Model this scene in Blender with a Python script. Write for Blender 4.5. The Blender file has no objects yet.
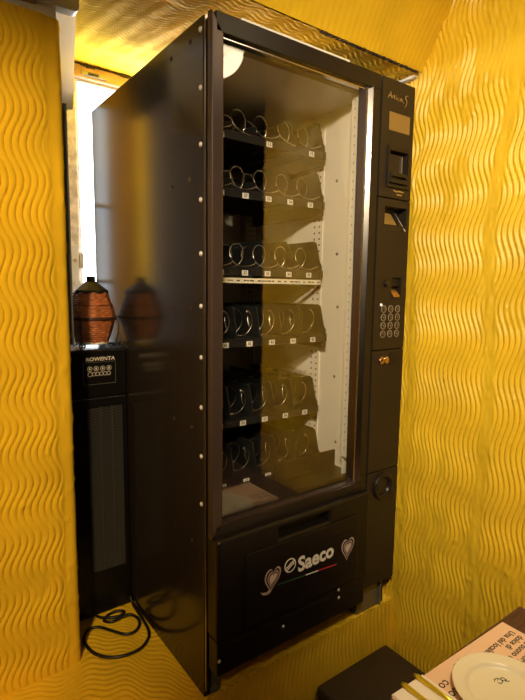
import bpy, bmesh, math, random
import numpy as np
from mathutils import Vector, Matrix
random.seed(7)
S = bpy.context.scene
COL = S.collection
PI = math.pi

# ------------------------------------------------------------------ materials
def mat(name, color, rough=.5, metal=0., spec=.5, coat=0., bump=None, var=None, emit=None, estr=0., alpha=None):
    m = bpy.data.materials.new(name); m.use_nodes = True
    nt = m.node_tree; b = nt.nodes['Principled BSDF']
    b.inputs['Base Color'].default_value = (*color, 1)
    b.inputs['Roughness'].default_value = rough
    b.inputs['Metallic'].default_value = metal
    b.inputs['Specular IOR Level'].default_value = spec
    b.inputs['Coat Weight'].default_value = coat
    if emit:
        b.inputs['Emission Color'].default_value = (*emit, 1)
        b.inputs['Emission Strength'].default_value = estr
    tc = nt.nodes.new('ShaderNodeTexCoord')
    if var:                                     # (scale, amount, stretch): gentle natural variation of the colour
        sc, amt, st = var
        mp = nt.nodes.new('ShaderNodeMapping'); mp.inputs['Scale'].default_value = st
        nt.links.new(tc.outputs['Object'], mp.inputs['Vector'])
        n = nt.nodes.new('ShaderNodeTexNoise'); n.inputs['Scale'].default_value = sc; n.inputs['Detail'].default_value = 5
        nt.links.new(mp.outputs['Vector'], n.inputs['Vector'])
        r = nt.nodes.new('ShaderNodeValToRGB')
        r.color_ramp.elements[0].position = .3; r.color_ramp.elements[1].position = .7
        r.color_ramp.elements[0].color = (*[c * (1 - amt) for c in color], 1)
        r.color_ramp.elements[1].color = (*[min(1, c * (1 + amt)) for c in color], 1)
        nt.links.new(n.outputs['Fac'], r.inputs['Fac']); nt.links.new(r.outputs['Color'], b.inputs['Base Color'])
    if bump:                                    # (scale, strength, distance)
        n = nt.nodes.new('ShaderNodeTexNoise'); n.inputs['Scale'].default_value = bump[0]; n.inputs['Detail'].default_value = 4
        nt.links.new(tc.outputs['Object'], n.inputs['Vector'])
        bp = nt.nodes.new('ShaderNodeBump'); bp.inputs['Strength'].default_value = bump[1]; bp.inputs['Distance'].default_value = bump[2]
        nt.links.new(n.outputs['Fac'], bp.inputs['Height']); nt.links.new(bp.outputs['Normal'], b.inputs['Normal'])
    return m

def glass_mat(name, f0, tint=(1, 1, 1)):
    """clear sheet: Schlick reflection over straight-through transparency"""
    m = bpy.data.materials.new(name); m.use_nodes = True; nt = m.node_tree; nt.nodes.clear()
    out = nt.nodes.new('ShaderNodeOutputMaterial'); mix = nt.nodes.new('ShaderNodeMixShader')
    tr = nt.nodes.new('ShaderNodeBsdfTransparent'); tr.inputs['Color'].default_value = (*tint, 1)
    gl = nt.nodes.new('ShaderNodeBsdfGlossy'); gl.inputs['Roughness'].default_value = .015
    lw = nt.nodes.new('ShaderNodeLayerWeight'); lw.inputs['Blend'].default_value = .5
    p = nt.nodes.new('ShaderNodeMath'); p.operation = 'POWER'; p.inputs[1].default_value = 5
    ma = nt.nodes.new('ShaderNodeMath'); ma.operation = 'MULTIPLY_ADD'; ma.inputs[1].default_value = 1 - f0; ma.inputs[2].default_value = f0
    nt.links.new(lw.outputs['Facing'], p.inputs[0]); nt.links.new(p.outputs[0], ma.inputs[0])
    nt.links.new(ma.outputs[0], mix.inputs['Fac']); nt.links.new(tr.outputs[0], mix.inputs[1]); nt.links.new(gl.outputs[0], mix.inputs[2])
    nt.links.new(mix.outputs[0], out.inputs['Surface'])
    return m

YELLOW = (.83, .53, .024)
M = dict(
    plaster=mat('yellow_plaster', YELLOW, .42, spec=.5, var=(6, .10, (1, 1, 1)), bump=(140, .35, .0012)),
    matte=mat('yellow_plaster_matte', YELLOW, .85, spec=.12, var=(6, .10, (1, 1, 1)), bump=(140, .35, .0012)),
    panel=mat('brown_black_metal', (.020, .0145, .011), .17, spec=.5, bump=(500, .05, .0002)),
    black=mat('black_plastic', (.0085, .0065, .006), .36, spec=.35, bump=(700, .12, .0002)),
    frame=mat('dark_brown_frame', (.014, .010, .008), .32, spec=.38, bump=(600, .1, .0002)),
    column=mat('brown_black_fascia', (.024, .0165, .011), .42, spec=.38, bump=(700, .1, .0002)),
    bevel=mat('mauve_brown_bevel', (.060, .040, .035), .26, metal=.4, bump=(500, .08, .0002)),
    deep=mat('deep_black', (.006, .005, .005), .5),
    glossblack=mat('gloss_black', (.012, .010, .009), .14),
    chrome=mat('brushed_chrome', (.60, .56, .55), .18, metal=1.),
    steel=mat('steel_wire', (.78, .72, .62), .22, metal=1.),
    grey=mat('grey_zinc', (.30, .29, .27), .42, metal=.8),
    rivet=mat('pale_rivet', (.62, .58, .55), .3, metal=.3),
    liner=mat('ivory_liner', (.84, .78, .68), .45),
    tray=mat('black_tray', (.011, .011, .012), .5, spec=.3),
    divider=mat('black_divider', (.013, .014, .015), .5, spec=.35),
    label=mat('white_label', (.82, .80, .75), .5),
    cream=mat('cream_strip', (.80, .74, .58), .5),
    ink=mat('dark_ink', (.03, .022, .018), .6),
    glass=glass_mat('door_glass', .10),
    gold=mat('gold_ink', (.62, .42, .16), .35, metal=.6),
    display=mat('amber_display', (.30, .19, .055), .22, spec=.6),
    copper=mat('coppery_metal', (.62, .42, .34), .25, metal=1.),
    led=mat('white_led', (.9, .85, .75), .3, emit=(1, .85, .7), estr=.8),
    ring=mat('key_ring', (.36, .29, .21), .4),
    key=mat('key_face', (.035, .027, .02), .4),
    pink=mat('pale_rose_print', (.64, .50, .46), .5),
    rose=mat('dusky_rose_print', (.46, .34, .32), .5),
    white=mat('white_print', (.80, .76, .71), .5),
    red=mat('red_print', (.55, .03, .06), .5),
    green=mat('green_print', (.02, .09, .035), .5),
    decal=mat('decal_film', (.009, .0065, .007), .34, spec=.3),
    heater=mat('heater_black', (.006, .0055, .0055), .3, spec=.3, bump=(600, .1, .0002)),
    slat=mat('heater_slat', (.055, .052, .050), .32),
    line=mat('grey_line', (.16, .15, .14), .4),
    wicker=mat('wicker', (.40, .125, .042), .5, var=(60, .35, (1, 1, 1))),
    wickerdark=mat('dark_wicker_band', (.06, .025, .014), .5),
    capm=mat('black_cap', (.014, .012, .010), .3),
    wire=mat('black_iron_wire', (.012, .010, .010), .4),
    cable=mat('black_cable', (.010, .009, .010), .4),
    whitetrim=mat('white_plastic', (.80, .79, .80), .4),
    woodtrim=mat('tan_wood', (.52, .33, .17), .5, var=(14, .3, (1, 8, 1))),
    stone=mat('old_plaster', (.74, .68, .60), .8, var=(30, .35, (1, 1, 1)), bump=(60, .8, .004)),
    darkgap=mat('dark_grout', (.075, .048, .028), .8, bump=(80, .8, .004)),
    greymetal=mat('dark_grey_metal', (.10, .105, .115), .45),
    boosted=mat('boosted_pane', (.9, .95, 1), .4, emit=(.95, .97, 1.0), estr=40.),  # extra glow for the hidden panes, lights the soffit
    daylight=mat('daylight_pane', (.9, .95, 1), .4, emit=(.88, .95, 1.0), estr=6.),
    glowpane=mat('reflection_glow_pane', (.8, .86, .92), .5, emit=(.80, .90, 1.0), estr=1.7),  # glow of the added hidden window, there to be reflected
    winframe=mat('white_window_frame', (.82, .84, .86), .4),
    seat=mat('dark_brown_leatherette', (.030, .019, .013), .42, bump=(200, .15, .0006)),
    tablewood=mat('dark_table_wood', (.085, .038, .022), .38, var=(9, .45, (1.5, 12, 1))),
    paper=mat('peach_paper', (.80, .53, .34), .7),
    napkin=mat('cream_napkin', (.84, .74, .62), .8),
    china=mat('cream_china', (.80, .72, .52), .32),
    brass=mat('gilt_metal', (.82, .68, .06), .28, metal=.75),
    film=glass_mat('clear_film', .16, (.93, .93, .93)),
    dark=mat('dark_room_wall', (.045, .030, .022), .7),
    floor=mat('dark_floor', (.09, .055, .035), .4, var=(5, .3, (1, 1, 1))),
    ceil=mat('warm_ceiling', (.55, .36, .14), .7),
    globe=mat('glowing_globe', (.9, .85, .7), .4, emit=(1.0, .80, .50), estr=9.),
    dimboard=mat('reflection_dimming_board', (.055, .034, .022), .6),  # dark tone of the added board that dims a reflection
)

# ------------------------------------------------------------------ mesh helpers
class MB:
    """collects shapes (world coordinates) and links them as ONE mesh object"""
    def __init__(s): s.bm = bmesh.new(); s.mi = 0
    def _tag(s, faces, smooth=False):
        for f in faces: f.material_index = s.mi; f.smooth = smooth
    def box(s, x0, x1, y0, y1, z0, z1):
        v = [s.bm.verts.new(p) for p in ((x0,y0,z0),(x1,y0,z0),(x1,y1,z0),(x0,y1,z0),(x0,y0,z1),(x1,y0,z1),(x1,y1,z1),(x0,y1,z1))]
        s._tag([s.bm.faces.new([v[i] for i in q]) for q in ((0,3,2,1),(4,5,6,7),(0,1,5,4),(1,2,6,5),(2,3,7,6),(3,0,4,7))]); return s
    def prism(s, pts, d):
        """closed polygon pts (3D list) extruded by vector d"""
        d = Vector(d); a = [s.bm.verts.new(p) for p in pts]; b = [s.bm.verts.new(Vector(p) + d) for p in pts]
        n = len(pts); fs = [s.bm.faces.new(a[::-1]), s.bm.faces.new(b)]
        for i in range(n): fs.append(s.bm.faces.new((a[i], a[(i+1) % n], b[(i+1) % n], b[i])))
        s._tag(fs); return s
    def tube(s, pts, r, sides=8, closed=False, cap=True):
        pts = [Vector(p) for p in pts]; n = len(pts); rings = []
        up = None
        for i, p in enumerate(pts):
            a = pts[(i-1) % n] if (i or closed) else p
            b = pts[(i+1) % n] if (i < n-1 or closed) else p
            t = (b - a).normalized()
            if up is None: up = t.orthogonal().normalized()
            up = (up - t * up.dot(t)); up = up.normalized() if up.length > 1e-6 else t.orthogonal().normalized()
            w = t.cross(up); rr = r[i] if isinstance(r, (list, tuple)) else r
            rings.append([s.bm.verts.new(p + (up*math.cos(2*PI*k/sides) + w*math.sin(2*PI*k/sides))*rr) for k in range(sides)])
        fs = []
        for i in range(n if closed else n-1):
            A, B = rings[i], rings[(i+1) % n]
            for k in range(sides): fs.append(s.bm.faces.new((A[k], A[(k+1) % sides], B[(k+1) % sides], B[k])))
        if cap and not closed: fs += [s.bm.faces.new(rings[0][::-1]), s.bm.faces.new(rings[-1])]
        s._tag(fs, True); return s
    def lathe(s, prof, c, axis=(0,0,1), seg=32, smooth=True, xd=None):
        """prof: (radius, height) pairs turned about axis through c"""
        ax = Vector(axis).normalized(); x = Vector(xd) if xd else ax.orthogonal().normalized(); y = ax.cross(x); c = Vector(c); rings = []
        for r, h in prof:
            if r < 1e-6: rings.append([s.bm.verts.new(c + ax*h)])
            else: rings.append([s.bm.verts.new(c + ax*h + (x*math.cos(2*PI*k/seg) + y*math.sin(2*PI*k/seg))*r) for k in range(seg)])
        fs = []
        for A, B in zip(rings, rings[1:]):
            for k in range(seg):
                j = (k+1) % seg
                q = [A[k % len(A)], A[j % len(A)], B[j % len(B)], B[k % len(B)]]
                q = list(dict.fromkeys(q))
                if len(q) > 2: fs.append(s.bm.faces.new(q))
        s._tag(fs, smooth); return s
    def holed(s, x0, x1, z0, z1, y0, y1, holes):
        """slab in the XZ plane with rectangular holes"""
        xs = sorted({x0, x1, *[h[0] for h in holes], *[h[1] for h in holes]}); zs = sorted({z0, z1, *[h[2] for h in holes], *[h[3] for h in holes]})
        for a, b in zip(xs, xs[1:]):
            for c, d in zip(zs, zs[1:]):
                mx, mz = (a+b)/2, (c+d)/2
                if not any(h[0] < mx < h[1] and h[2] < mz < h[3] for h in holes): s.box(a, b, y0, y1, c, d)
        bmesh.ops.remove_doubles(s.bm, verts=s.bm.verts, dist=1e-6)
        seen = {}
        for f in list(s.bm.faces):                      # drop the walls shared by neighbouring cells
            seen.setdefault(frozenset(v.index if v.index >= 0 else id(v) for v in f.verts), []).append(f)
        s.bm.verts.index_update(); seen = {}
        for f in s.bm.faces: seen.setdefault(frozenset(v.index for v in f.verts), []).append(f)
        kill = [f for fl in seen.values() if len(fl) > 1 for f in fl]
        if kill: bmesh.ops.delete(s.bm, geom=kill, context='FACES')
        return s
    def text(s, body, size, mtx, bold=0., depth=.0006, shear=0., center=True):
        cu = bpy.data.curves.new('lettering', 'FONT'); cu.body = body; cu.size = size; cu.offset = bold; cu.extrude = depth; cu.shear = shear
        cu.resolution_u = 3
        if center: cu.align_x = 'CENTER'; cu.align_y = 'CENTER'
        o = bpy.data.objects.new('lettering', cu); me = bpy.data.meshes.new_from_object(o)
        me.transform(mtx); old = set(s.bm.faces); s.bm.from_mesh(me)
        s._tag([f for f in s.bm.faces if f not in old])
        bpy.data.objects.remove(o); bpy.data.curves.remove(cu); bpy.data.meshes.remove(me); return s
    def build(s, name, mats, parent=None, origin=(0,0,0), bevel=0., seg=2, normals=True):
        if normals: bmesh.ops.recalc_face_normals(s.bm, faces=s.bm.faces)
        bmesh.ops.translate(s.bm, verts=s.bm.verts, vec=-Vector(origin))
        me = bpy.data.meshes.new(name); s.bm.to_mesh(me); s.bm.free()
        for m in (mats if isinstance(mats, (list, tuple)) else [mats]): me.materials.append(M[m])
        o = bpy.data.objects.new(name, me); COL.objects.link(o)
        if parent: o.parent = parent
        else: o.location = origin
        if bevel:
            b = o.modifiers.new('bevel', 'BEVEL'); b.width = bevel; b.segments = seg; b.limit_method = 'ANGLE'; b.angle_limit = math.radians(40)
            b.harden_normals = False
        return o

def tag(o, label, cat, group=None):
    o['label'] = label; o['category'] = cat
    if group: o['group'] = group
    return o
def struct(o): o['kind'] = 'structure'; return o
def thing(name, loc, label, cat, group=None):
    o = bpy.data.objects.new(name, None); COL.objects.link(o); o.location = loc; o.empty_display_size = .05
    return tag(o, label, cat, group)
def dup(o, parent, loc):
    c = o.copy(); COL.objects.link(c); c.parent = parent; c.location = loc; return c
def face_mtx(x, y, z):
    """text standing in the XZ plane, facing -Y, lettering running along +X"""
    return Matrix.Translation((x, y, z)) @ Matrix.Rotation(PI/2, 4, 'X')

# ------------------------------------------------------------------ combed plaster
def vn(x, y, seed):
    x = np.asarray(x, float); y = np.asarray(y, float); ix = np.floor(x); iy = np.floor(y); fx = x-ix; fy = y-iy
    fx = fx*fx*(3-2*fx); fy = fy*fy*(3-2*fy)
    def h(a, b): t = np.sin(a*127.1 + b*311.7 + seed*74.7)*43758.5453; return t - np.floor(t)
    return (h(ix,iy)*(1-fx)+h(ix+1,iy)*fx)*(1-fy) + (h(ix,iy+1)*(1-fx)+h(ix+1,iy+1)*fx)*fy
def sstep(a, b, x): t = np.clip((x-a)/(b-a), 0, 1); return t*t*(3-2*t)
def comb(u, v, seed, lam=.0205, A=.016, L=.25, amp=.0042, power=.75, stroke=.20, smear=1., ph=0., groove=False):
    """height of trowel-combed plaster: wavy ridges running along v, in vertical strokes of a notched trowel"""
    wob = .05*vn(v*2.2, v*0, seed+5)
    k = np.floor((u + wob)/stroke); fr = (u + wob)/stroke - k
    hk = np.sin(k*91.7+seed*13.3)*437.5; hk = hk-np.floor(hk)
    wav = np.sin(2*PI*(v/L + ph + .18*hk + .35*(vn(u*1.6, v*1.8, seed)-.5)*2)) * (1 + .5*(vn(u*2, v*2.5, seed+1)-.5))
    phase = (u + A*wav)/lam + 1.6*(vn(u*3.2, v*2.1, seed+2)-.5) + hk
    c = .5+.5*np.cos(2*PI*phase); h = c**power
    if groove: d = np.abs(phase-np.floor(phase)-.5); h = sstep(.01, .14, .5-d)*(.86+.14*np.cos(2*PI*d))
    rough = .30*vn(u*120, v*60, seed+3) + .55*vn(u*70, v*18, seed+4)
    edge = 1-sstep(.03, .12, np.minimum(fr, 1-fr))
    m = np.clip(edge*sstep(.30, .52, vn(u*9, v*3.2, seed+6)), 0, 1)
    band = sstep(.60, .74, vn(u*4.5, v*2.6, seed+7)) * sstep(.35, .65, vn(u*22, v*12, seed+8))
    m = np.clip(m + .75*band, 0, 1)*smear
    blob = sstep(.86, .97, vn(u*55, v*40, seed+9))*.7
    return amp*(h*(1-m) + rough*m*1.15 + blob*.6 + .10*vn(u*160, v*110, seed+11))
def sheet(name, path, normals, sweep, length, dv, hfun, m='plaster', parent=None):
    """path: (n,3) points with unit normals, swept along the vector sweep, displaced by hfun(arclength, v)"""
    P = np.asarray(path, float); N = np.asarray(normals, float)
    s = np.concatenate([[0], np.cumsum(np.linalg.norm(np.diff(P, axis=0), axis=1))])
    nv = int(length/dv)+1; v = np.linspace(0, length, nv); U, V = np.meshgrid(s, v)
    co = P[None] + np.asarray(sweep, float)[None, None]*v[:, None, None] + N[None]*hfun(U, V)[:, :, None]
    n = len(P); idx = np.arange(nv*n).reshape(nv, n)
    f = np.stack([idx[:-1, :-1], idx[:-1, 1:], idx[1:, 1:], idx[1:, :-1]], -1).reshape(-1, 4)
    e = np.cross(P[1]-P[0], np.asarray(sweep, float))
    if e @ N[0] < 0: f = f[:, ::-1]
    me = bpy.data.meshes.new(name); me.vertices.add(nv*n); me.vertices.foreach_set('co', co.reshape(-1))
    me.loops.add(f.size); me.loops.foreach_set('vertex_index', np.ascontiguousarray(f).reshape(-1).astype(np.int32))
    me.polygons.add(len(f)); me.polygons.foreach_set('loop_start', np.arange(0, f.size, 4, dtype=np.int32))
    me.polygons.foreach_set('use_smooth', np.ones(len(f), bool)); me.update(calc_edges=True); me.validate()
    me.materials.append(M[m]); o = bpy.data.objects.new(name, me); COL.objects.link(o)
    if parent: o.parent = parent
    return struct(o)
def line(a, b, step):
    a = np.array(a, float); b = np.array(b, float); n = max(2, int(np.linalg.norm(b-a)/step)+1)
    return a + (b-a)*np.linspace(0, 1, n)[:, None]
def flat(a, b, step, nrm): p = line(a, b, step); return p, np.tile(np.array(nrm, float), (len(p), 1))

FL = -.56                       # room floor, below the plastered ledge the machine stands on (z = 0)
XR = .762                       # right-hand wall
# right wall: a pier that ends at the passage behind the photographer
p, n = flat((XR, -.82, FL), (XR, 1.02, FL), .0021, (-1, 0, 0))
sheet('wall_right', p, n, (0, 0, 1), 3.15, .0065, lambda u, v: comb(u, v, 3, lam=.0155, A=.0115, L=.215, amp=.0062, power=.8, ph=.15, stroke=.27))
# left wall: faces the room, turns round a soft corner into the alcove
R = .018; x1, y1 = -.225, .322
a1 = line((-1.3, y1, FL), (x1-R, y1, FL), .0022); na = np.tile([0, -1., 0], (len(a1), 1))
th = np.linspace(0, PI/2, 12)[1:-1]
ac = np.stack([x1-R+R*np.sin(th), y1+R-R*np.cos(th), 0*th+FL], 1); nc = np.stack([np.sin(th), -np.cos(th), 0*th], 1)
b1 = line((x1, y1+R, FL), (x1+.002, 1.02, FL), .0032); nb = np.tile([1., 0, 0], (len(b1), 1))
def hl(u, v):
    h = comb(u+.07, v, 21, lam=.0175, A=.0115, L=.155, amp=.0075, stroke=.30, ph=.32, groove=True)
    ua = 1.3+x1-R
    m = sstep(ua-.035, ua-.012, u + .012*(vn(v*9, v*0, 2)-.5))          # the corner itself was smoothed by hand
    return h*(1-m) + m*(.0016*vn(u*60, v*22, 31) + .0022*sstep(.7, .95, vn(u*60, v*45, 32)))
sheet('wall_left', np.concatenate([a1, ac, b1]), np.concatenate([na, nc, nb]), (0, 0, 1), 1.745-FL, .0065, hl, 'matte')
# ledge top and its front
p, n = flat((-.95, -.005, 0), (-.95, 1.02, 0), .0042, (0, 0, 1))
def hledge(u, v):
    w = u*.8 + .55*v + .05*np.sin(v*14) + .07*vn(u*6, v*6, 44)
    return comb(w, v-u*.4, 41, lam=.019, A=.012, L=.13, amp=.0030, power=.8, smear=.7) - .0034
sheet('floor_ledge', p, n, (1, 0, 0), .95+XR, .0042, hledge)
p, n = flat((-.95, -.002, FL), (XR, -.002, FL), .0034, (0, -1, 0))
sheet('wall_ledge_front', p, n, (0, 0, 1), -FL-.003, .006, lambda u, v: comb(u, v, 55, lam=.018, A=.012, L=.4, amp=.0030, smear=.5))
# upper front wall leans out over the room from a broken lower edge; soffit of the alcove behind that edge
y0, z0 = -.022, 1.758
k = np.array([0, -.5, .83]); k /= np.linalg.norm(k); nn = np.array([0, -k[2], k[1]])
p, n = flat((-.172, y0, z0), (XR, y0, z0), .0045, nn)
sheet('wall_upper', p, n, k, 1.02, .008, lambda u, v: comb(u, v, 61, lam=.02, A=.006, L=.5, amp=.0010, smear=.6) + .003*vn(u*5, v*5, 62) + .004*(vn(u*30, v*30, 63)-.3)*(1-sstep(0, .03, v)), 'matte')
p, n = flat((-.172, y0+.004, z0+.002), (-.172, 1.02, z0+.178), .0034, (0, .17, -.98))
sheet('ceiling_alcove', p, n, (1, 0, 0), .172+XR, .006, lambda u, v: comb(u, v, 71, lam=.021, A=.012, L=.085, amp=.0034, smear=.5), 'matte')
# broken plaster lip along the edge
mb = MB(); rs = random.Random(5); x = .34; q = []
while x < .752: q.append(x); x += rs.uniform(.006, .016)
for xa, xb in zip(q, q[1:]):
    t = rs.uniform(.0003, .0026); dz = rs.uniform(-.002, .002)
    mb.prism([(xa, y0-.003, z0-.004+dz), (xb, y0-.003, z0-.004-dz), (xb, y0-.003, z0-.004-dz+t), (xa, y0-.003, z0-.004+dz+t)], (0, .012, 0))
o = struct(mb.build('trim_1', 'darkgap'))
# wedge of board in the corner of the soffit
mb = MB(); mb.box(.738, .757, -.012, .12, 1.742, 1.750)
struct(mb.build('trim_2', 'stone', bevel=.002))

# room shell behind the photographer (seen in the glass)
mb = MB(); mb.box(-2.6, 3.4, -3.7, 1.02, FL-.05, FL); struct(mb.build('floor', 'floor'))
mb = MB(); mb.box(-2.6, 3.4, -3.7, -.40, 2.56, 2.62); struct(mb.build('ceiling', 'ceil'))
mb = MB(); mb.box(-2.6, 3.4, -3.75, -3.7, FL, 2.6); struct(mb.build('wall_front', 'dark'))
mb = MB(); mb.box(3.4, 3.45, -3.7, -.7, FL, 2.6); struct(mb.build('wall_far_right', 'dark'))
mb = MB(); mb.box(-2.65, -2.6, -3.7, .4, FL, 2.6); struct(mb.build('wall_far_left', 'plaster'))
mb = MB(); mb.box(-2.6, -1.29, .322, .36, FL, 2.6); struct(mb.build('wall_far_left_return', 'plaster'))
mb = MB(); mb.box(XR+.012, 3.4, -.80, -.72, FL, 2.6); mb.box(XR-.0005, XR+.02, -.825, -.72, FL, 2.59); struct(mb.build('wall_passage', 'dark'))

# alcove back: window with daylight, jamb, lintel
BY = 1.0
mb = MB(); mb.box(-.23, -.128, BY-.02, BY+.03, 0, 1.95); mb.box(-.128, -.060, BY-.02, BY+.03, 0, .80); mb.box(-.128, -.060, BY-.02, BY+.03, 1.80, 1.95); struct(mb.build('wall_back', 'plaster'))
mb = MB(); mb.holed(-.128, -.060, .80, 1.80, BY-.015, BY+.02, [(-.120, -.068, .815, 1.10), (-.120, -.068, 1.115, 1.40), (-.120, -.068, 1.415, 1.785)]); wo2 = struct(mb.build('added_window', 'winframe'))  # unseen window added so the machine's side panel reflects a pale band
mb = MB(); mb.box(-.125, -.065, BY+.004, BY+.010, .81, 1.79); struct(mb.build('window_pane', 'glowpane', wo2))
mb = MB(); mb.box(-.06, XR, BY, BY+.03, 0, .72); struct(mb.build('wall_back_lower', 'plaster'))
mb = MB(); mb.box(-.060, .0, BY-.03, BY+.03, 0, 1.872); struct(mb.build('trim_3', 'stone', bevel=.006))
mb = MB(); mb.box(-.06, XR, BY-.035, BY+.03, 1.872, 1.917); struct(mb.build('trim_4', 'woodtrim', bevel=.003))
mb = MB(); mb.box(-.06, XR, BY-.028, BY-.012, 1.915, 1.94)
for i in range(74): mb.box(-.06+i*.011, -.048+i*.011, BY-.036, BY-.02, 1.914+.004*math.sin(i*.5)+rs.uniform(-.002, .002), 1.926)
struct(mb.build('trim_5', 'darkgap'))
wf = MB(); wf.holed(.0, .755, .72, 1.872, BY-.012, BY+.02, [(.012, .245, .76, 1.862), (.262, .495, .76, 1.862), (.512, .743, .76, 1.862)])
wo = struct(wf.build('window_1', 'winframe', bevel=.003))
mb = MB(); mb.box(.010, .253, BY+.004, BY+.010, .75, 1.866); struct(mb.build('window_pane', 'daylight', wo))
mb = MB(); mb.box(.254, .745, BY+.004, BY+.010, .75, 1.866); struct(mb.build('window_pane', 'boosted', wo))  # panes hidden behind the machine, made brighter to light the soffit
mb = MB(); mb.box(.02, .115, BY-.041, BY-.034, 1.880, 1.897); mb.mi = 1; mb.box(.045, .085, BY-.043, BY-.038, 1.884, 1.893)
o = mb.build('bolt_latch', ['grey', 'deep'], bevel=.002); tag(o, 'grey metal bolt latch on the tan wooden lintel above the bright window', 'latch')
mb = MB(); mb.box(-.045, -.012, BY-.043, BY-.031, 1.105, 1.245); mb.mi = 1; mb.lathe([(0, 0), (.007, 0), (.007, .004), (0, .004)], (-.026, BY-.043, 1.185), (0, -1, 0), 12)
o = mb.build('wall_plate', ['label', 'woodtrim'], bevel=.003); tag(o, 'narrow white plate on the old stone jamb left of the bright window', 'wall plate')
mb = MB(); mb.box(-.008, .008, BY-.043, BY-.013, 1.155, 1.215)
o = mb.build('window_catch', 'cream', bevel=.002); tag(o, 'small cream catch at the edge of the bright window frame', 'catch')
# grey metal strip along the back of the left corner
mb = MB(); mb.box(-.2235, -.207, .356, .372, .925, 1.56); struct(mb.build('trim_6', 'greymetal', bevel=.002))
mb = MB(); mb.box(-.2235, -.2185, .374, .815, .0, 1.742); struct(mb.build('trim_8', 'dimboard', bevel=.001))  # unseen dark board added to darken the wall's reflection in the side panel

# white casing over the left wall: head beam with a rounded end and a leg
mb = MB()
xe = -.180; r = .014; zt = 2.02
pts = [(-1.3, 1.771)]
for i in range(7):
    a = -PI/2 + i*PI/12; pts.append((xe-r+r*math.cos(a), 1.771+r+r*math.sin(a)))
pts += [(xe, zt), (-1.3, zt)]
mb.prism([(x, .310, z) for x, z in pts], (0, .035, 0))
mb.box(-1.3, -.232, .330, .59, 1.74, 2.02)
mb.mi = 1; mb.box(-1.3, -.285, .3105, .332, 1.7655, 1.7708); mb.mi = 0
mb.prism([(-.236, .330, 1.530), (-.158, .470, 1.585), (-.140, .470, 1.86), (-.238, .330, 1.79)], (-.02, .012, 0))
struct(mb.build('trim_7', ['whitetrim', 'woodtrim'], bevel=.004))
mb = MB(); mb.box(-1.3, -.175, .33, 1.02, 2.02, 2.6); mb.box(-.19, -.17, -.40, .33, 2.3, 2.6); struct(mb.build('wall_left_upper', 'plaster'))

# ------------------------------------------------------------------ vending machine
W, D, H, YF = .716, .796, 1.70, -.037
OR = (W/2, D/2, 0)
vm = thing('vending_machine', OR, 'tall black snack vending machine with a glass door standing on the yellow ledge', 'vending machine')
def part(mb, name, mats, parent=vm, bevel=0., seg=2): return mb.build(name, mats, parent, OR, bevel, seg)

mb = MB(); mb.box(0, .022, 0, D, 0, H); mb.box(.70, W+.002, .004, D, .0, H-.004)
mb.box(.022, .70, 0.07, D, 1.672, H-.002); mb.box(.022, .70, D-.02, D, .03, 1.672); mb.box(.022, .70, .02, D-.02, .06, .10)
cab = part(mb, 'cabinet', 'panel', bevel=.0025)
mb = MB(); mb.box(.002, .007, -.006, 0, .02, H-.002); part(mb, 'gasket_strip', 'chrome', cab)
mb = MB(); mb.lathe([(0, 0), (.0062, 0), (.0056, .0022), (.003, .0038), (0, .0042)], (0, 0, 0), (-1, 0, 0), 14)
rv = mb.build('rivet', 'rivet', cab); rv.location = (-OR[0], .013-OR[1], 1.672)
for i in range(1, 10): dup(rv, cab, (-OR[0], .013-OR[1], 1.672-.1262*i))
mb = MB(); mb.lathe([(.0058, 0), (.0062, .0010), (.0036, .0016), (.0032, .0003), (0, .0002)], (0, 0, 0), (-1, 0, 0), 14)
sc = mb.build('screw', 'panel', cab)
sp = [(.064, 1.664), (.165, 1.660), (.166, 1.346), (.067, 1.349), (.167, 1.034), (.066, 1.035), (.167, .727), (.067, .726), (.245, .676), (.342, .324), (.163, .418), (.066, .417)]
for i, (y, z) in enumerate(sp):
    loc = (-OR[0], y-OR[1], z)
    if i == 0: sc.location = loc
    else: dup(sc, cab, loc)

# white inner liner: side walls, back, top, bottom of the cooled chamber
mb = MB()
mb.box(.560, .572, .012, .70, .50, 1.655); mb.box(.030, .040, .012, .70, .50, 1.655); mb.box(.040, .560, .68, .70, .50, 1.655)
mb.box(.030, .572, .02, .70, 1.650, 1.664); mb.mi = 1; mb.box(.040, .560, .012, .68, .44, .45); mb.box(.0405, .5595, .012, .679, .45, .50); mb.mi = 0
ln = part(mb, 'inner_liner', ['liner', 'deep'])
mb = MB()                                               # perforated upright rails
for y in (.215, .60):
    mb.box(.5565, .5602, y-.026, y+.026, .52, 1.62)
    mb.mi = 1
    for i in range(54):
        z = .53+i*.02
        for dy in (-.012, .012): mb.box(.5560, .5568, y+dy-.003, y+dy+.003, z, z+.006)
    mb.mi = 0
part(mb, 'perforated_rail', ['liner', 'deep'], ln)
for y, z in ((.13, 1.43), (.11, 1.03), (.115, .80), (.10, .58), (.12, 1.20)):
    mb = MB(); mb.lathe([(0, 0), (.0055, 0), (.004, .003), (0, .0034)], (.560, y, z), (-1, 0, 0), 12); part(mb, 'liner_screw', 'grey', ln)
mb = MB(); mb.mi = 0
for z in (1.50, 1.525): mb.box(.5585, .5602, .052, .062, z, z+.012)
part(mb, 'liner_slot', 'deep', ln)
mb = MB()                                               # made-up ribbed plate, imitates the combed wall's reflection in the glass
mb.box(.30, .558, .10, .104, .45, .555)
for i in range(30): mb.box(.302+i*.0086, .306+i*.0086, .097, .1005, .45, .553)
part(mb, 'reflection_ribs', 'tray', ln)

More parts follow.
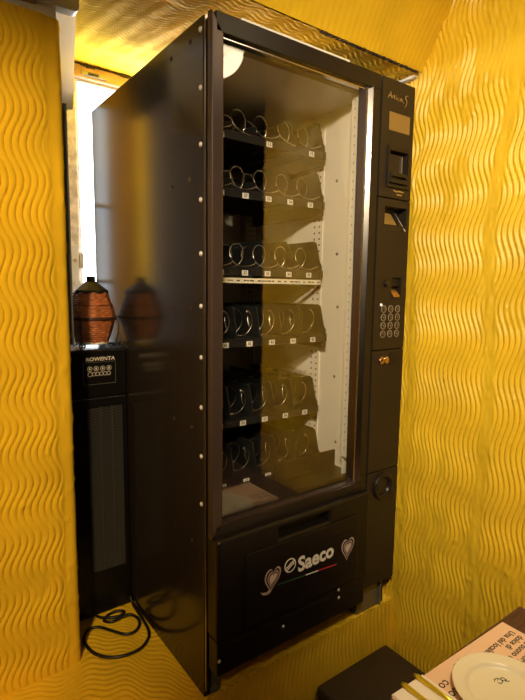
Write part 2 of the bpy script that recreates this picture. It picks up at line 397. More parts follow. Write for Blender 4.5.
# trays with dividers, spirals and price labels
rows = [('1', 1.508, .168, .034, 'up'), ('2', 1.352, .168, .034, 'up'), ('3', 1.132, .168, .034, 'up'),
        ('4', .925, .141, .041, 'low'), ('5', .679, .172, .041, 'low'), ('6', .502, .151, .041, 'low')]
PX = .083; X5 = .48
def coil_mesh(rad, tail):
    mb = MB(); pts = []; turns = 3 if tail else 1; pitch = .062; n = 26
    for i in range(turns*n+1):
        a = 2*PI*i/n + (-PI/2); pts.append((rad*math.cos(a), pitch*(turns - i/n), rad*math.sin(a)))
    if tail:
        pts += [(.012, -.004, -rad-.0005), (.028, -.008, -rad+.004), (.040, -.010, -rad+.010)]
    else:
        pts += [(rad*math.cos(a), -.006*(a+PI/2), rad*math.sin(a)) for a in np.linspace(-PI/2, PI*.36, 11)[1:]] + [(rad*.30, -.020, rad*.80)]
    mb.tube(pts, .0015, 6)
    return mb
protos = {}
def digits_label(txt):
    mb = MB(); mb.box(-.0105, .0105, -.0012, 0, -.0075, .0075); mb.mi = 1
    mb.text(txt, .0125, face_mtx(0, -.0014, 0), bold=.0003, depth=.0002); return mb
for rn, zl, yf, cr, kind in rows:
    mb = MB(); dpt = .40
    mb.box(.118, .545, yf+.004, yf+dpt, zl+.012, zl+.016)               # floor
    mb.box(.118, .545, yf, yf+.004, zl-.009, zl+.012)                   # front lip
    mb.box(.118, .545, yf-.001, yf+.006, zl+.011, zl+.0145)
    tr = part(mb, 'tray', 'tray')
    for i in range(6):
        x = X5 + PX/2 - PX*i + (.012 if i == 0 else 0)
        key = 'divider' + ('end' if i == 0 else kind)
        if key not in protos:
            hgt = .105 if i == 0 else (.045 if kind == 'up' else .105)
            lo = -.03 if i == 0 else .006
            mb = MB(); poly = [(-.006 if i == 0 else .004, lo), (-.006 if i == 0 else .004, .030), (.004, .042), (.022, hgt), (.034, hgt+.006 if i == 0 else hgt+.004), (.39, hgt+.006 if i == 0 else hgt+.004), (.39, lo)]
            mb.prism([(-.0012, y, z) for y, z in poly], (.0024, 0, 0))
            d = mb.build('divider', 'divider', tr); protos[key] = d
        else: d = dup(protos[key], tr, (0, 0, 0))
        d.location = (x-OR[0], yf-OR[1], zl)
    if kind == 'up':
        for i in range(1, 3):                                           # tall plates on the right of the tray
            if rn == '3' or i == 1:
                key = 'tall'
                if key not in protos:
                    mb = MB(); mb.prism([(-.0012, y, z) for y, z in ((.05, .02), (.05, .085), (.07, .108), (.39, .108), (.39, .02))], (.0024, 0, 0))
                    d = mb.build('divider', 'divider', tr); protos[key] = d
                else: d = dup(protos[key], tr, (0, 0, 0))
                d.location = (X5+PX/2-PX*i-OR[0]+.004, yf-OR[1], zl)
    for i in range(5):
        x = X5 - PX*(4-i)
        ck = 'coil' + ('a' if kind == 'up' else 'b')
        if ck not in protos:
            d = coil_mesh(cr, kind == 'up').build('spiral', 'steel', tr); protos[ck] = d
        else: d = dup(protos[ck], tr, (0, 0, 0))
        d.location = (x-OR[0]-.004, yf+(.004 if kind == 'up' else .045)-OR[1], zl+.018+cr)
        if kind == 'up' and i % 2 == 1 and rn == '1': d.rotation_euler = (0, .55, 0)
        if rn == '1' and i in (1, 3): continue                          # those two have lost their labels
        d = digits_label(rn + str(i+1)).build('price_label', ['label', 'ink'], tr)
        d.location = (x-OR[0]+.002, yf-OR[1]-.0005, zl-.001)
    if rn == '3':
        mb = MB(); mb.box(.09, .536, yf-.004, yf-.001, zl-.031, zl-.016); mb.mi = 1
        rs2 = random.Random(3); x = .10
        while x < .52:
            w = rs2.uniform(.004, .016); mb.box(x, x+w, yf-.0045, yf-.0038, zl-.0255, zl-.0215); x += w+rs2.choice([.003, .003, .003, .014])
        part(mb, 'price_strip', ['cream', 'ink'], tr)

# door
mb = MB()
GX0, GX1, GZ0, GZ1 = .034, .530, .490, 1.655
mb.box(.012, .562, YF, -.004, GZ1, 1.698)                               # top member
mb.box(.012, .562, YF, -.004, .460, GZ0)                                # bottom member
mb.box(GX1, .561, YF, -.004, GZ0, GZ1)                                  # right stile
mb.box(.012, GX0, YF+.018, -.004, GZ0, GZ1)                             # left stile core
door = part(mb, 'door', 'frame', bevel=.002)
mb = MB()                                                               # slanting left bevel, mitred at the top
mb.prism([(.0, YF, .455), (.0, YF, 1.699), (.032, YF, 1.655), (.032, YF, .492)], (0, .02, 0))
part(mb, 'left_stile', 'bevel', door, bevel=.003)
mb = MB(); mb.box(.032, GX1-.03, -.016, -.011, GZ0, GZ1-.002); mb.box(GX1-.03, GX1-.027, -.016, -.011, GZ0, GZ1-.002)
part(mb, 'window_pane', 'glass', door)
mb = MB()                                                               # chrome trim
mb.prism([(GX1-.034, -.012, 0), (GX1-.022, YF+.004, 0), (GX1-.012, YF+.010, 0), (GX1, YF-.001, 0), (GX1+.003, -.008, 0)], (0, 0, 1))
for vv in mb.bm.verts: vv.co.z = GZ0+.002 if vv.co.z < .5 else GZ1+.006
mb.box(.034, GX1, YF+.010, -.010, GZ1-.007, GZ1+.001)
part(mb, 'chrome_trim', 'chrome', door, bevel=.001)
mb = MB(); mb.box(.034, GX1-.01, YF+.004, -.010, GZ0-.003, GZ0+.003); part(mb, 'sill_strip', 'bevel', door)
mb = MB()                                                               # perforated inner flange of the door
mb.box(.515, .519, -.009, .031, .56, 1.648); mb.box(.519, .559, .027, .031, .45, 1.648); mb.mi = 1
for i in range(42): mb.box(.5142, .5153, .002, .005, .575+i*.0255, .580+i*.0255); mb.box(.5142, .5153, .016, .019, .587+i*.0255, .592+i*.0255)
mb.mi = 2; mb.box(.500, .519, -.0105, -.009, .49, 1.648)
part(mb, 'inner_flange', ['liner', 'grey', 'column'], door)

# control column: four covers in one stack
CX0, CX1 = .5685, .716
g = .0016
mb = MB(); mb.holed(CX0, CX1, 1.3605+g, 1.698, YF, -.002, [(.606, .690, 1.403, 1.498)])
up = part(mb, 'upper_cover', 'column', bevel=.0015)
mb = MB(); mb.holed(CX0, CX1, .9005+g, 1.3605-g, YF, -.002, [(.600, .703, 1.265, 1.336), (.645, .692, 1.066, 1.124)])
mid = part(mb, 'keypad_cover', 'column', bevel=.0015)
mb = MB(); mb.box(CX0, CX1, YF, -.002, .508+g, .9005-g); low = part(mb, 'lower_cover', 'column', bevel=.0015)
mb = MB(); mb.box(CX0, CX1, YF, -.002, .118, .508-g); cup = part(mb, 'coin_return_cover', 'column', bevel=.0015)
mb = MB(); mb.box(.563, .5675, YF+.014, -.002, .83, 1.64); part(mb, 'lock_groove', 'deep', door)
# upper cover details: script lettering, display, note reader
def stroke(mb, pts, r=.0008): mb.tube([(x, YF-.0008, z) for x, z in pts], r, 6)
mb = MB()
def sc_pts(seq, ox, oz, s): return [(ox+a*s, oz+b*s) for a, b in seq]
s_ = .0115; ox, oz = .594, 1.642
for seq in ([(-.2,.0),(.35,.9),(.8,1.7),(1.0,.1)], [(.05,.75),(1.15,.65)], [(1.4,.1),(1.45,.75),(1.8,.8)], [(2.15,1.2),(2.2,.3),(2.5,.1)], [(1.9,.85),(2.7,.85)],
            [(2.95,.75),(3.0,.1)], [(3.02,1.15),(3.05,1.2)], [(3.95,.7),(3.5,.75),(3.35,.35),(3.6,.05),(4.1,.1)], [(4.55,.1),(4.35,.45),(4.7,.75),(5.05,.45),(4.85,.1),(4.55,.1)],
            [(4.9,.9),(5.6,.2),(6.1,-.1)], [(7.6,2.0),(6.8,1.9),(6.7,1.2),(7.3,.7),(7.1,-.3),(6.4,-1.0),(6.9,-.4)]):
    stroke(mb, sc_pts(seq, ox, oz, s_))
part(mb, 'script_lettering', 'gold', up)
mb = MB(); mb.box(.602, .696, YF-.001, YF+.004, 1.555, 1.607); part(mb, 'display', 'display', up, bevel=.001)
mb = MB(); mb.holed(.598, .699, 1.392, 1.512, YF-.006, YF-.0002, [(.606, .690, 1.403, 1.498)])
nr = part(mb, 'note_reader', 'frame', up, bevel=.0012)
mb = MB(); mb.box(.604, .692, -.010, -.004, 1.40, 1.50); mb.mi = 1; mb.box(.610, .664, YF+.004, -.010, 1.43, 1.490); mb.mi = 2; mb.box(.667, .671, YF, -.010, 1.428, 1.488)
part(mb, 'note_guide', ['deep', 'column', 'grey'], nr)
mb = MB(); mb.holed(.604, .680, 1.404, 1.434, YF-.014, YF+.004, [(.609, .674, 1.415, 1.423)]); mb.mi = 1; mb.box(.606, .678, YF-.004, YF+.002, 1.412, 1.426)
part(mb, 'note_slot', ['frame', 'deep'], nr, bevel=.001)
mb = MB()
for a, b, z in ((.634, .640, 1.385), (.643, .651, 1.383), (.654, .672, 1.3845), (.674, .680, 1.384), (.650, .672, 1.3745)): mb.box(a, b, YF-.0012, YF, z-.002, z+.0018)
part(mb, 'tiny_lettering', 'gold', nr)
# card recess
mb = MB(); mb.box(.598, .705, -.006, -.003, 1.262, 1.338); part(mb, 'recess_back', 'deep', mid)
mb = MB(); mb.prism([(.602, -.008, 1.322), (.602, YF+.002, 1.284), (.602, -.006, 1.284)], (.058, 0, 0)); part(mb, 'amber_window', 'display', mid, bevel=.001)
mb = MB(); mb.box(.600, .703, YF+.001, -.006, 1.265, 1.283); part(mb, 'recess_sill', 'column', mid, bevel=.001)
mb = MB(); mb.prism([(.672, -.008, 1.330), (.676, -.008, 1.330), (.696, YF-.004, 1.268), (.692, YF-.004, 1.268)], (0, .006, 0)); mb.mi = 1
mb.prism([(.664, -.010, 1.325), (.672, -.012, 1.328), (.692, YF-.002, 1.268), (.668, YF+.004, 1.284)], (0, .004, 0)); part(mb, 'recess_cheek', ['rivet', 'deep'], mid)
# coin entry
mb = MB(); mb.lathe([(0, .008), (.008, .008), (.0105, .006), (.0105, 0)], (.617, YF, 1.105), (0, -1, 0), 20); part(mb, 'reject_knob', 'glossblack', mid)
mb = MB(); mb.box(.642, .695, -.010, -.005, 1.063, 1.127); mb.box(.650, .690, YF+.008, -.010, 1.098, 1.122); coin = part(mb, 'coin_slot', 'deep', mid)
mb = MB(); mb.prism([(.646, -.012, 1.108), (.646, YF-.008, 1.070), (.646, YF-.008, 1.064), (.646, -.010, 1.064)], (.030, 0, 0)); part(mb, 'coin_chute', 'copper', coin, bevel=.002)
# keypad
kp = None
def key_mb():
    mb = MB(); mb.lathe([(0, .0022), (.0085, .0022), (.0088, 0)], (0, 0, 0), (0, -1, 0), 20); mb.mi = 1
    mb.tube([(.0104*math.cos(2*PI*i/22), -.0012, .0104*math.sin(2*PI*i/22)) for i in range(22)], .0012, 6, closed=True); return mb
for r_ in range(4):
    for c_ in range(3):
        mb = key_mb()
        mb.mi = 1; mb.text('123456789*0#'[r_*3+c_], .0105, face_mtx(0, -.0024, 0), depth=.0002)
        kk = mb.build('key', ['key', 'ring'], mid); kk.location = (.611+.033*c_-OR[0], YF-OR[1], 1.028-.0258*r_)
mb = MB(); mb.lathe([(0, .003), (.0035, .0024), (.0045, 0)], (.599, YF, 1.041), (0, -1, 0), 12); part(mb, 'indicator_light', 'led', mid)
# lock
mb = MB(); mb.lathe([(.004, .004), (.0085, .006), (.0125, .004), (.0125, 0)], (.610, YF, .868), (0, -1, 0), 22); mb.lathe([(0, .004), (.0085, .006), (.0125, .004), (.0125, 0)], (.632, YF, .868), (0, -1, 0), 22)
part(mb, 'lock', 'copper', low)
mb = MB(); mb.box(.650, .692, YF-.001, YF+.002, .847, .890); mb.mi = 1; mb.box(.664, .680, YF-.003, YF, .862, .866); part(mb, 'lock_plate', ['deep', 'column'], low)
# coin cup
mb = MB(); mb.lathe([(.045, 0), (.045, .008), (.041, .011), (.033, .010), (.028, .004), (.024, -.012), (0, -.014)], (.640, YF, .455), (0, -1, 0), 36)
part(mb, 'coin_cup', 'frame', cup)
mb = MB(); mb.box(.612, .622, YF-.008, YF+.004, .437, .476); part(mb, 'cup_lip', 'frame', cup, bevel=.002)

# delivery flap with decal
FY = -.066
mb = MB(); hole = (.20, .385, .412, .440)
pts = []
def rrect(x0, x1, z0, z1, r, n=6):
    out = []
    for cx, cz, a0 in ((x1-r, z1-r, 0), (x0+r, z1-r, PI/2), (x0+r, z0+r, PI), (x1-r, z0+r, 1.5*PI)):
        for i in range(n+1): a = a0 + i*PI/2/n; out.append((cx+r*math.cos(a), cz+r*math.sin(a)))
    return out
mb.holed(.004, .560, .186, .462, FY+.006, -.003, [hole])
flap = part(mb, 'delivery_flap', 'black', bevel=.018, seg=4)
for md in flap.modifiers: md.limit_method = 'ANGLE'
mb = MB(); mb.box(.195, .39, -.030, -.026, .405, .446); part(mb, 'hand_recess', 'deep', flap)
mb = MB(); mb.prism([(x, FY+.0075, z) for x, z in rrect(.086, .505, .196, .405, .014)], (0, -.0075, 0)); part(mb, 'raised_panel', 'black', flap, bevel=.003)
mb = MB(); mb.prism([(x, FY, z) for x, z in rrect(.128, .490, .226, .366, .012)], (0, -.0006, 0))
dec = part(mb, 'decal', 'decal', flap)
TY = FY-.0011
mb = MB(); mb.text('Saeco', .0600, Matrix.Translation((.330, TY, .3205)) @ Matrix.Rotation(-.03, 4, 'Y') @ Matrix.Rotation(PI/2, 4, 'X') @ Matrix.Scale(.98, 4, (1, 0, 0)), bold=.0018, depth=.0003)
part(mb, 'lettering', 'white', dec)
mb = MB(); cx, cz = .2325, .330
ring = [(cx+.0205*math.cos(a), cz+.0205*math.sin(a)) for a in np.linspace(0, 2*PI, 29)[:-1]]
mb.prism([(x, TY, z) for x, z in ring], (0, -.0003, 0)); mb.mi = 1
mb.prism([(cx+.017*math.cos(a), TY-.0003, cz+.017*math.sin(a)) for a in np.linspace(0, 2*PI, 29)[:-1]], (0, -.0002, 0)); mb.mi = 0
for off in (-.006, .002):
    b_ = [(-.0155, -.006+off), (-.008, -.003+off), (.002, .004+off), (.011, .0095+off), (.015, .010+off), (.015, .0145+off*.8), (.008, .013+off), (-.002, .0075+off), (-.010, .001+off), (-.0155, -.001+off)]
    mb.prism([(cx+x*.95, TY-.0006, cz-.003+z*.9) for x, z in b_], (0, -.0002, 0))
part(mb, 'round_emblem', ['white', 'decal'], dec)
for (xa, za), (xb, zb), m_ in (((.188, .2885), (.290, .2815), 'green'), ((.290, .2815), (.338, .2785), 'white'), ((.338, .2785), (.412, .2735), 'red')):
    mb = MB(); mb.prism([(xa, TY, za-.0016), (xb, TY, zb-.0018), (xb, TY, zb+.0018), (xa, TY, za+.0014)], (0, -.0003, 0)); part(mb, 'tricolour_stripe', m_, dec)
def heart(cx, cz, w, h, n=36, skew=0.):
    out = []
    for i in range(n):
        t = 2*PI*i/n; x = 16*math.sin(t)**3/16; z = (13*math.cos(t)-5*math.cos(2*t)-2*math.cos(3*t)-math.cos(4*t))/15
        out.append((cx+w*x+skew*z, cz+h*z))
    return out
def heart_emblem(cx, cz, skew, tail):
    mb = MB()
    for k_, (w, h, m_) in enumerate(((.027, .036, 0), (.0225, .031, 1), (.018, .025, 0), (.0145, .0205, 1), (.0118, .0165, 2))):
        mb.mi = m_; mb.prism([(x, TY-.0003*k_, z) for x, z in heart(cx, cz, w, h, skew=skew)], (0, -.0003, 0))
    mb.mi = 0
    if tail: mb.prism([(x, TY-.0003, z) for x, z in [(cx-.004, cz-.034), (cx-.014, cz-.041), (cx-.030, cz-.038), (cx-.041, cz-.026), (cx-.032, cz-.030), (cx-.018, cz-.033), (cx-.008, cz-.026)]], (0, -.0003, 0))
    return part(mb, 'heart_emblem', ['rose', 'decal', 'pink'], dec)
heart_emblem(.171, .313, .006, True); heart_emblem(.457, .312, .003, False)

# kick plate, feet
mb = MB(); mb.box(.006, .552, -.055, -.012, .093, .186); mb.box(.05, .13, -.058, -.053, .165, .172); mb.box(.16, .40, -.058, -.053, .165, .172)
kick = part(mb, 'kick_plate', 'black', bevel=.003)
for x, z in ((.012, .135), (.222, .145), (.437, .176), (.439, .150)):
    mb = MB(); mb.lathe([(0, .003), (.004, .002), (.005, 0)], (x, -.055, z), (0, -1, 0), 12); part(mb, 'kick_screw', 'rivet', kick)
mb = MB(); mb.box(.585, .694, .002, .10, .0, .090); mb.box(.690, .697, -.006, .03, .0, .092); mb.box(.585, .60, -.004, .01, .04, .098)
part(mb, 'foot', 'grey', bevel=.002)
mb = MB(); mb.box(.024, .05, .002, .10, .0, .084); mb.box(.016, .040, -.012, .01, .012, .020); part(mb, 'foot', 'grey', bevel=.002)
mb = MB(); mb.box(.04, .60, .03, .08, .05, .12); part(mb, 'base_rail', 'deep')

# white board lying on the machine
mb = MB(); mb.box(.085, .44, -.030, .45, 1.6985, 1.7065); o = mb.build('board', 'label', None, (.26, .2, 1.6985), bevel=.001); tag(o, 'thin white board lying along the top of the vending machine', 'board')

# crumpled film packets
def film(name, cx, cy, z, lx, ly, hz, seed, label):
    nx, ny = 40, 16; x = np.linspace(-.5, .5, nx); y = np.linspace(-.5, .5, ny); X, Y = np.meshgrid(x, y)
    Z = hz*(.5*vn(X*7+9, Y*4+9, seed)+.35*np.abs(vn(X*16, Y*8, seed+1)-.5)*2+.15*vn(X*34, Y*17, seed+2))*(1-.5*(2*Y)**2)
    me = bpy.data.meshes.new(name); idx = np.arange(nx*ny).reshape(ny, nx)
    vs = [(X[j, i]*lx*(1+.06*math.sin(j*2.1)), Y[j, i]*ly+.01*math.sin(i*.7), Z[j, i]) for j in range(ny) for i in range(nx)]
    me.from_pydata(vs, [], [(int(idx[j, i]), int(idx[j, i+1]), int(idx[j+1, i+1]), int(idx[j+1, i])) for j in range(ny-1) for i in range(nx-1)])
    me.materials.append(M['film']); o = bpy.data.objects.new(name, me); COL.objects.link(o); o.location = (cx, cy, z)
    so = o.modifiers.new('thick', 'SOLIDIFY'); so.thickness = .0004
    return tag(o, label, 'wrapper')
film('plastic_film', .34, .27, .790, .40, .15, .035, 4, 'crumpled clear plastic film lying over the fifth tray of the vending machine')

# ------------------------------------------------------------------ heater with lantern on it
HX0, HX1, HY, HZ = -.196, -.004, .502, .889
HO = (-.10, .60, 0)
ht = thing('tower_heater', HO, 'tall black tower heater with a finned grille left of the vending machine', 'heater')
def hpart(mb, name, m, parent=ht, bevel=0.): return mb.build(name, m, parent, HO, bevel)
mb = MB(); mb.box(HX0, HX1, HY+.006, HY+.20, .0, HZ); hpart(mb, 'casing', 'heater', bevel=.006)
mb = MB(); mb.box(HX0+.001, HX1-.001, HY, HY+.010, .738, HZ-.002); hd = hpart(mb, 'control_fascia', 'heater', bevel=.003)
mb = MB(); mb.holed(HX0+.001, HX1-.001, .002, .734, HY, HY+.010, [(-.134, -.020, .15, .705)]); gr = hpart(mb, 'front_panel', 'heater', bevel=.002)
mb = MB()
for i in range(110):
    z = .152+i*.00502; mb.prism([(-.134, HY+.001, z), (-.134, HY+.0075, z+.0026), (-.134, HY+.0075, z+.0008)], (.114, 0, 0))
mb.box(-.134, -.020, HY+.0078, HY+.009, .15, .705); mb.box(-.092, -.089, HY+.0006, HY+.007, .15, .705); mb.box(-.055, -.052, HY+.0006, HY+.007, .15, .705)
hpart(mb, 'grille', 'slat', gr)
mb = MB(); mb.text('ROWENTA', .0165, face_mtx(-.089, HY-.0006, .859) @ Matrix.Scale(1.12, 4, (1, 0, 0)), bold=.0002, depth=.0003, shear=.1); hpart(mb, 'lettering', 'white', hd)
mb = MB(); mb.holed(-.143, -.040, .779, .850, HY-.0006, HY+.0004, [(-.142, -.041, .780, .849)])
mb.mi = 1
for r_, (cnt, z, rad, st, xo) in enumerate(((4, .829, .0072, .0205, -.123), (6, .812, .0058, .0118, -.122))):
    for i in range(cnt):
        rr = rad*(1.2 if r_ == 1 and i == 0 else 1); mb.tube([(xo+st*i+rr*math.cos(2*PI*k/16), HY-.0004, z+rr*math.sin(2*PI*k/16)) for k in range(16)], .0007, 5, closed=True)
        if r_ == 0: mb.box(xo+st*i-.002, xo+st*i+.002, HY-.0008, HY, z-.003, z+.003)
hpart(mb, 'touch_panel', ['line', 'white'], hd)

# wicker lantern
LC = (-.0855, .585, HZ)
la = thing('wicker_lantern', LC, 'brown wicker lantern with a black conical cap standing on the heater', 'lantern')
def lpart(mb, name, m, parent=la, bevel=0.): return mb.build(name, m, parent, LC, bevel)
def weave(prof, rows_, seg=120, amp=.0030, nst=30):
    mb = MB(); zz = np.linspace(prof[0][1], prof[-1][1], rows_*6+1); rr = np.interp(zz, [q[1] for q in prof], [q[0] for q in prof]); rings = []
    for j, (z, r) in enumerate(zip(zz, rr)):
        row = j//6; b = abs(math.sin(PI*j/6)); ring = []
        for k_ in range(seg):
            a = 2*PI*k_/seg; fac = 1/max(.001, math.cos(((a+PI/8) % (PI/4))-PI/8)); fac = 1+(fac-1)*.75-.03      # slightly eight-sided
            d = amp*b*(.6+.4*math.cos(nst*a/2 + PI*row)); ring.append(mb.bm.verts.new((LC[0]+(r*fac+d)*math.cos(a+.25), LC[1]+(r*fac+d)*math.sin(a+.25), LC[2]+z)))
        rings.append(ring)
    for A, B in zip(rings, rings[1:]):
        for k_ in range(seg): f = mb.bm.faces.new((A[k_], A[(k_+1) % seg], B[(k_+1) % seg], B[k_])); f.smooth = True
    return mb
lpart(weave([(.048, .014), (.058, .040), (.074, .094)], 12), 'lower_basket', 'wicker')
lpart(weave([(.075, .098), (.066, .135), (.056, .160), (.051, .178)], 12), 'upper_basket', 'wicker')
mb = MB()
for z, r in ((.0925, .0775), (.0955, .0785), (.0985, .0775)): mb.tube([(LC[0]+r*math.cos(2*PI*i/40), LC[1]+r*math.sin(2*PI*i/40), LC[2]+z) for i in range(40)], .0022, 6, closed=True)
mb.tube([(LC[0]+.0655*math.cos(2*PI*i/40), LC[1]+.0655*math.sin(2*PI*i/40), LC[2]+.137) for i in range(40)], .0014, 6, closed=True)
lpart(mb, 'dark_band', 'wickerdark')
mb = MB(); mb.lathe([(.055, .174), (.0555, .182), (.052, .186), (.018, .212), (.0145, .213), (.0145, .228), (.012, .230), (0, .230)], LC, (0, 0, 1), 8, smooth=False, xd=(.97, .243, 0)); lpart(mb, 'cap', 'capm')
mb = MB(); mb.lathe([(0, .012), (.050, .012), (.052, .018), (.047, .021)], LC, (0, 0, 1), 32); mb.tube([(LC[0]+.05*math.cos(2*PI*i/36), LC[1]+.05*math.sin(2*PI*i/36), LC[2]+.014) for i in range(36)], .0022, 6, closed=True); lpart(mb, 'base_ring', 'white')
for q in range(4):
    a = PI/4 + .06 + q*PI/2; ca, sa = math.cos(a), math.sin(a); mb = MB()
    prof = [(.078, .095), (.086, .088), (.091, .072), (.090, .052), (.083, .030), (.080, .016), (.084, .005), (.093, .003), (.100, .007), (.102, .015), (.097, .020), (.091, .017), (.092, .012)]
    if q == 2: prof = [(r_*.92, z_) for r_, z_ in prof]
    mb.tube([(LC[0]+r_*ca, LC[1]+r_*sa, LC[2]+z_) for r_, z_ in prof], .0022, 6)
    prof2 = [(.080, .016), (.072, .006), (.062, .003), (.054, .007), (.054, .014), (.060, .016), (.064, .012)]
    mb.tube([(LC[0]+r_*ca, LC[1]+r_*sa, LC[2]+z_) for r_, z_ in prof2], .0020, 6)
    lpart(mb, 'scroll_leg', 'wire')

# power cord coiled on the ledge
cp = [(-.010, .495, .03), (-.008, .47, .008), (-.010, .388, .006), (-.020, .315, .006), (-.048, .278, .006), (-.080, .263, .006), (-.126, .267, .006), (-.165, .29, .006), (-.190, .33, .006), (-.198, .378, .006), (-.190, .415, .006), (-.170, .438, .006), (-.141, .434, .006),
      (-.115, .398, .006), (-.086, .355, .006), (-.057, .346, .006), (-.031, .366, .006), (-.022, .401, .007), (-.037, .429, .010), (-.068, .430, .011), (-.098, .428, .010), (-.116, .452, .008), (-.095, .474, .006), (-.066, .477, .006), (-.046, .462, .006), (-.060, .442, .011), (-.09, .445, .012), (-.12, .470, .010), (-.135, .495, .012)]
def spline(P, n=8):
    P = [Vector(p) for p in P]; out = []
    for i in range(len(P)-1):
        a, b, c, d = P[max(0, i-1)], P[i], P[i+1], P[min(len(P)-1, i+2)]
        for k_ in range(n):
            t = k_/n; out.append(.5*((2*b)+(c-a)*t+(2*a-5*b+4*c-d)*t*t+(3*b-a-3*c+d)*t**3))
    return out+[P[-1]]
mb = MB(); mb.tube(spline(cp), .0046, 8); o = mb.build('power_cord', 'cable', None, (-.1, .38, .003)); tag(o, 'black power cord looped on the yellow ledge in front of the heater', 'cord')

# ------------------------------------------------------------------ stool, table and what is on it
SO = (.59, -.18, FL)
st = thing('stool', SO, 'dark brown padded stool pushed against the ledge below the vending machine', 'stool')
mb = MB(); mb.box(.396, .728, -.345, -.010, -.195, -.155); mb.build('seat', 'seat', st, SO, .012, 4)
for x in (.415, .690):
    for y in (-.33, -.045):
        mb = MB(); mb.box(x, x+.022, y, y+.022, FL, -.194); mb.build('leg', 'tablewood', st, SO, .003)
mb = MB(); mb.box(.430, .700, -.322, -.312, -.36, -.34); mb.box(.430, .700, -.038, -.028, -.36, -.34); mb.build('stretcher', 'tablewood', st, SO, .002)

TZ = .2142
TO = (.3, -.8, FL)
tb = thing('table', TO, 'dark wooden dining table in the lower right corner under the placemat', 'table')
mb = MB(); mb.box(-.12, .756, -1.12, -.443, TZ-.032, TZ); mb.build('tabletop', 'tablewood', tb, TO, .003)
mb = MB(); mb.box(-.06, .70, -.50, -.48, TZ-.11, TZ-.031); mb.box(-.06, .70, -1.08, -1.06, TZ-.11, TZ-.031); mb.box(-.07, -.05, -1.08, -.48, TZ-.11, TZ-.031); mb.box(.69, .71, -1.08, -.48, TZ-.11, TZ-.031); mb.build('apron', 'tablewood', tb, TO)
for x in (-.085, .675):
    for y in (-1.095, -.525):
        mb = MB(); mb.box(x, x+.05, y, y+.05, FL, TZ-.031); mb.build('leg', 'tablewood', tb, TO, .004)

# placemat with printed text (the diner's side faces the room, so it reads upside down from the machine)
pm = MB(); ang = math.radians(-1.2)
pc = Vector((.648, -.452, TZ+.0004))
def pmp(a, b): return (pc.x - a*math.cos(ang) , pc.y - b + a*math.sin(ang)*-1, TZ)
pm.prism([pmp(0, 0), pmp(.44, 0), pmp(.44, .30), pmp(0, .30)], (0, 0, .0006))
pm.mi = 1
def ptext(body, size, a, b, bold=.0):
    x, y, _ = pmp(a, b)
    pm.text(body, size, Matrix.Translation((x, y, TZ+.0007)) @ Matrix.Rotation(PI - ang, 4, 'Z'), bold=bold, depth=.0001, center=False)
for i, (t, sz) in enumerate((('Una del locale?', .022), ('dolce di', .022), ('da buono che', .022), ('tutti Gorgola', .023))): ptext(t, sz, .016, .030+.0215*i, .0005)
ptext('gorgo', .030, .014, .128, .0005); ptext('al sugo', .030, .014, .160, .0005)
ptext('buon gusto', .0125, .190, .016, .0)
for i, t in enumerate(('co', 'do', 'di', 'mi', 'no')): ptext(t, .030, .300, .034+.026*i, .0003)
o = pm.build('placemat', ['paper', 'ink'], None, (.43, -.6, TZ)); tag(o, 'peach paper placemat printed with dark lettering on the table', 'placemat')

PO = (.4135, -.584, TZ+.0008)
pl = thing('plate', PO, 'round cream china plate on the paper placemat', 'plate')
mb = MB(); mb.lathe([(0, .005), (.066, .005), (.0725, .006), (.0765, .0085), (.079, .0125), (.083, .0145), (.086, .0150), (.1065, .0178), (.1088, .0178), (.1094, .0166), (.107, .0150), (.082, .0095), (.066, .0005), (.060, 0), (0, 0)], PO, (0, 0, 1), 72)
mb.build('dish', 'china', pl, PO)
mb = MB()
def cq(pts): mb.tube([(PO[0]+.028+x, PO[1]+.025+y, PO[2]+.0054) for x, y in pts], .0009, 6)
cq([(-.014, .006), (-.010, .010), (-.003, .009), (.002, .003), (.004, -.004), (.009, -.008), (.013, -.005)])
cq([(-.012, .001), (-.008, -.005), (-.001, -.005), (.003, .001), (.000, .007), (-.006, .004)]); cq([(.004, .004), (.010, .003), (.012, -.002), (.008, -.009), (.014, -.012)])
mb.build('monogram', 'ink', pl, PO)

mb = MB(); mb.prism([(.316, -.443, TZ+.001), (.212, -.440, TZ+.001), (.205, -.64, TZ+.001), (.320, -.64, TZ+.001)], (0, 0, .0018)); mb.prism([(.312, -.446, TZ+.0028), (.214, -.443, TZ+.0028), (.208, -.638, TZ+.0028), (.316, -.638, TZ+.0028)], (0, 0, .0016))
o = mb.build('napkin', 'napkin', None, (.26, -.54, TZ+.001), bevel=.0006); tag(o, 'folded cream paper napkin at the table edge under the cutlery', 'napkin')
def cutlery(name, x, tip, label):
    z = TZ+.0062; o_ = (x, -.52, z)
    c = thing(name, o_, label, name)
    mb = MB(); pts = [(x-.001, -.436, z+.001), (x, -.445, z+.0015), (x+.001, -.50, z+.001), (x+.003, -.56, z+.001)]
    mb.tube(pts, [.0040, .0062, .0052, .0035], 10); mb.build('handle', 'brass', c, o_)
    mb = MB()
    if tip == 'knife': mb.prism([(x+.000, -.56, z-.001), (x+.006, -.56, z-.001), (x+.012, -.60, z-.001), (x+.011, -.65, z-.001), (x+.004, -.665, z-.001)], (0, 0, .002)); mb.build('blade', 'brass', c, o_, .0006)
    else:
        mb.prism([(x-.001, -.56, z-.001), (x+.007, -.56, z-.001), (x+.015, -.595, z-.001), (x-.007, -.595, z-.001)], (0, 0, .002))
        for q in range(4): mb.box(x-.007+q*.0058, x-.0038+q*.0058, -.645, -.594, z-.001, z+.001)
        mb.build('tines', 'brass', c, o_, .0006)
cutlery('fork', .252, 'fork', 'gilt fork lying on the napkin, nearer its left edge')
cutlery('knife', .296, 'knife', 'gilt knife lying on the napkin, nearer the plate')

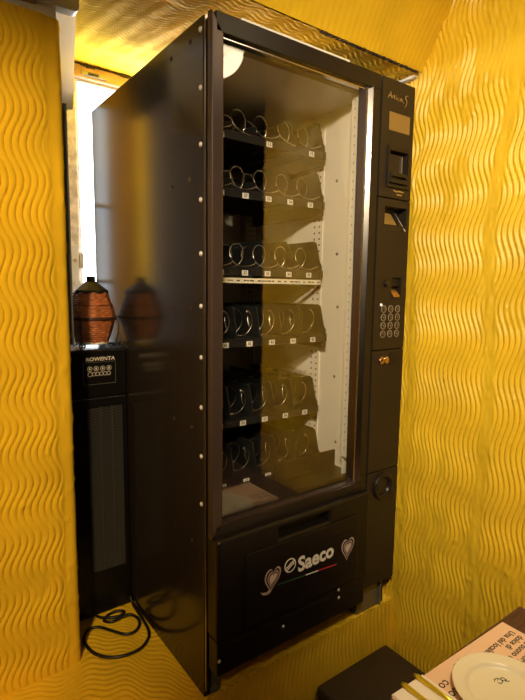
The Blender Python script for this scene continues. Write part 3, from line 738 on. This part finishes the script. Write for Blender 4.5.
# ------------------------------------------------------------------ room things mirrored in the glass
GO = (.87, -1.40, 2.345)
gl = thing('globe_lamp', GO, 'glowing white globe lamp with a bare tree drawn on it hanging in the passage', 'lamp')
mb = MB(); mb.lathe([(.135*math.sin(PI*i/20), -.135*math.cos(PI*i/20)) for i in range(21)], GO, (0, 0, 1), 40); mb.build('shade', 'globe', gl, GO)
dv_ = Vector((-.50, .78, -.38)).normalized(); tx = dv_.cross(Vector((0, 0, 1))).normalized(); tz = tx.cross(dv_)
mb = MB()
def gp(a, b): return Vector(GO) + (dv_ + tx*a*7.4 + tz*b*7.4).normalized()*.1362
for sq, r_ in (([(.02, -.085), (.012, -.05), (0, -.02), (-.004, .01), (.002, .04)], .0032), ([(0, -.02), (-.02, 0), (-.028, .018)], .002), ([(.012, -.05), (-.01, -.035), (-.035, -.025)], .002), ([(-.002, 0), (.02, .018), (.03, .035)], .002), ([(.014, -.055), (.035, -.03), (.05, -.02)], .0018)):
    mb.tube([gp(*p_) for p_ in sq], r_, 5)
rl = random.Random(8)
for i in range(22):
    a, b = rl.uniform(-.06, .06), rl.uniform(-.03, .06); mb.tube([gp(a, b), gp(a+.007, b+.007)], .0025, 5)
mb.build('tree_drawing', 'ink', gl, GO)
mb = MB(); mb.tube([(GO[0], GO[1], GO[2]+.13), (GO[0], GO[1], 2.56)], .006, 8); mb.build('stem', 'black', gl, GO)

def spot(name, loc, aim, col, power, size, blend, rad):
    l = bpy.data.lights.new(name, 'SPOT'); l.color = col; l.energy = power; l.shadow_soft_size = rad; l.spot_size = math.radians(size); l.spot_blend = blend
    o = bpy.data.objects.new(name, l); o.location = loc; COL.objects.link(o)
    o.rotation_euler = (Vector(aim)-Vector(loc)).to_track_quat('-Z', 'Y').to_euler(); return o
spot('added_spotlight', (-.85, -1.35, 1.92), (.70, -.12, 1.13), (1.0, .83, .54), 200, 60, .9, .07)      # unseen lamp added to wash the machine and the right-hand wall
spot('added_spotlight', (-1.15, -1.25, 1.65), (-.55, .30, .92), (1.0, .70, .32), 132, 59, .7, .07)     # warm unseen lamp added to brighten the left-hand wall
spot('added_spotlight', (.30, -1.00, 2.45), (.40, -.72, .2), (1.0, .80, .50), 110, 34, .8, .06)        # unseen lamp added to light the table

w = bpy.data.worlds.new('world'); S.world = w; w.use_nodes = True
w.node_tree.nodes['Background'].inputs[0].default_value = (1, .8, .55, 1); w.node_tree.nodes['Background'].inputs[1].default_value = .05

# ------------------------------------------------------------------ camera
PITCH, ROLL, YAW, F = .1213, .0127, .6344, 500.6
fw = Vector((math.sin(YAW)*math.cos(PITCH), math.cos(YAW)*math.cos(PITCH), -math.sin(PITCH)))
r0 = Vector((math.cos(YAW), -math.sin(YAW), 0)); u0 = r0.cross(fw)
rr = math.cos(ROLL)*r0 + math.sin(ROLL)*u0; uu = -math.sin(ROLL)*r0 + math.cos(ROLL)*u0
cd = bpy.data.cameras.new('camera'); cam = bpy.data.objects.new('camera', cd); COL.objects.link(cam)
cam.matrix_world = Matrix(((rr.x, uu.x, -fw.x, -.6042), (rr.y, uu.y, -fw.y, -1.0625), (rr.z, uu.z, -fw.z, 1.0848), (0, 0, 0, 1)))
cd.sensor_fit = 'VERTICAL'; cd.sensor_height = 36; cd.lens = F/700*36; cd.clip_start = .02
S.camera = cam
S.view_settings.view_transform = 'Standard'; S.view_settings.look = 'None'; S.view_settings.exposure = 0; S.view_settings.gamma = 1
S.view_settings.use_curve_mapping = False
S.cycles.use_denoising = True
S.cycles.sample_clamp_indirect = 6
S.cycles.transparent_max_bounces = 16
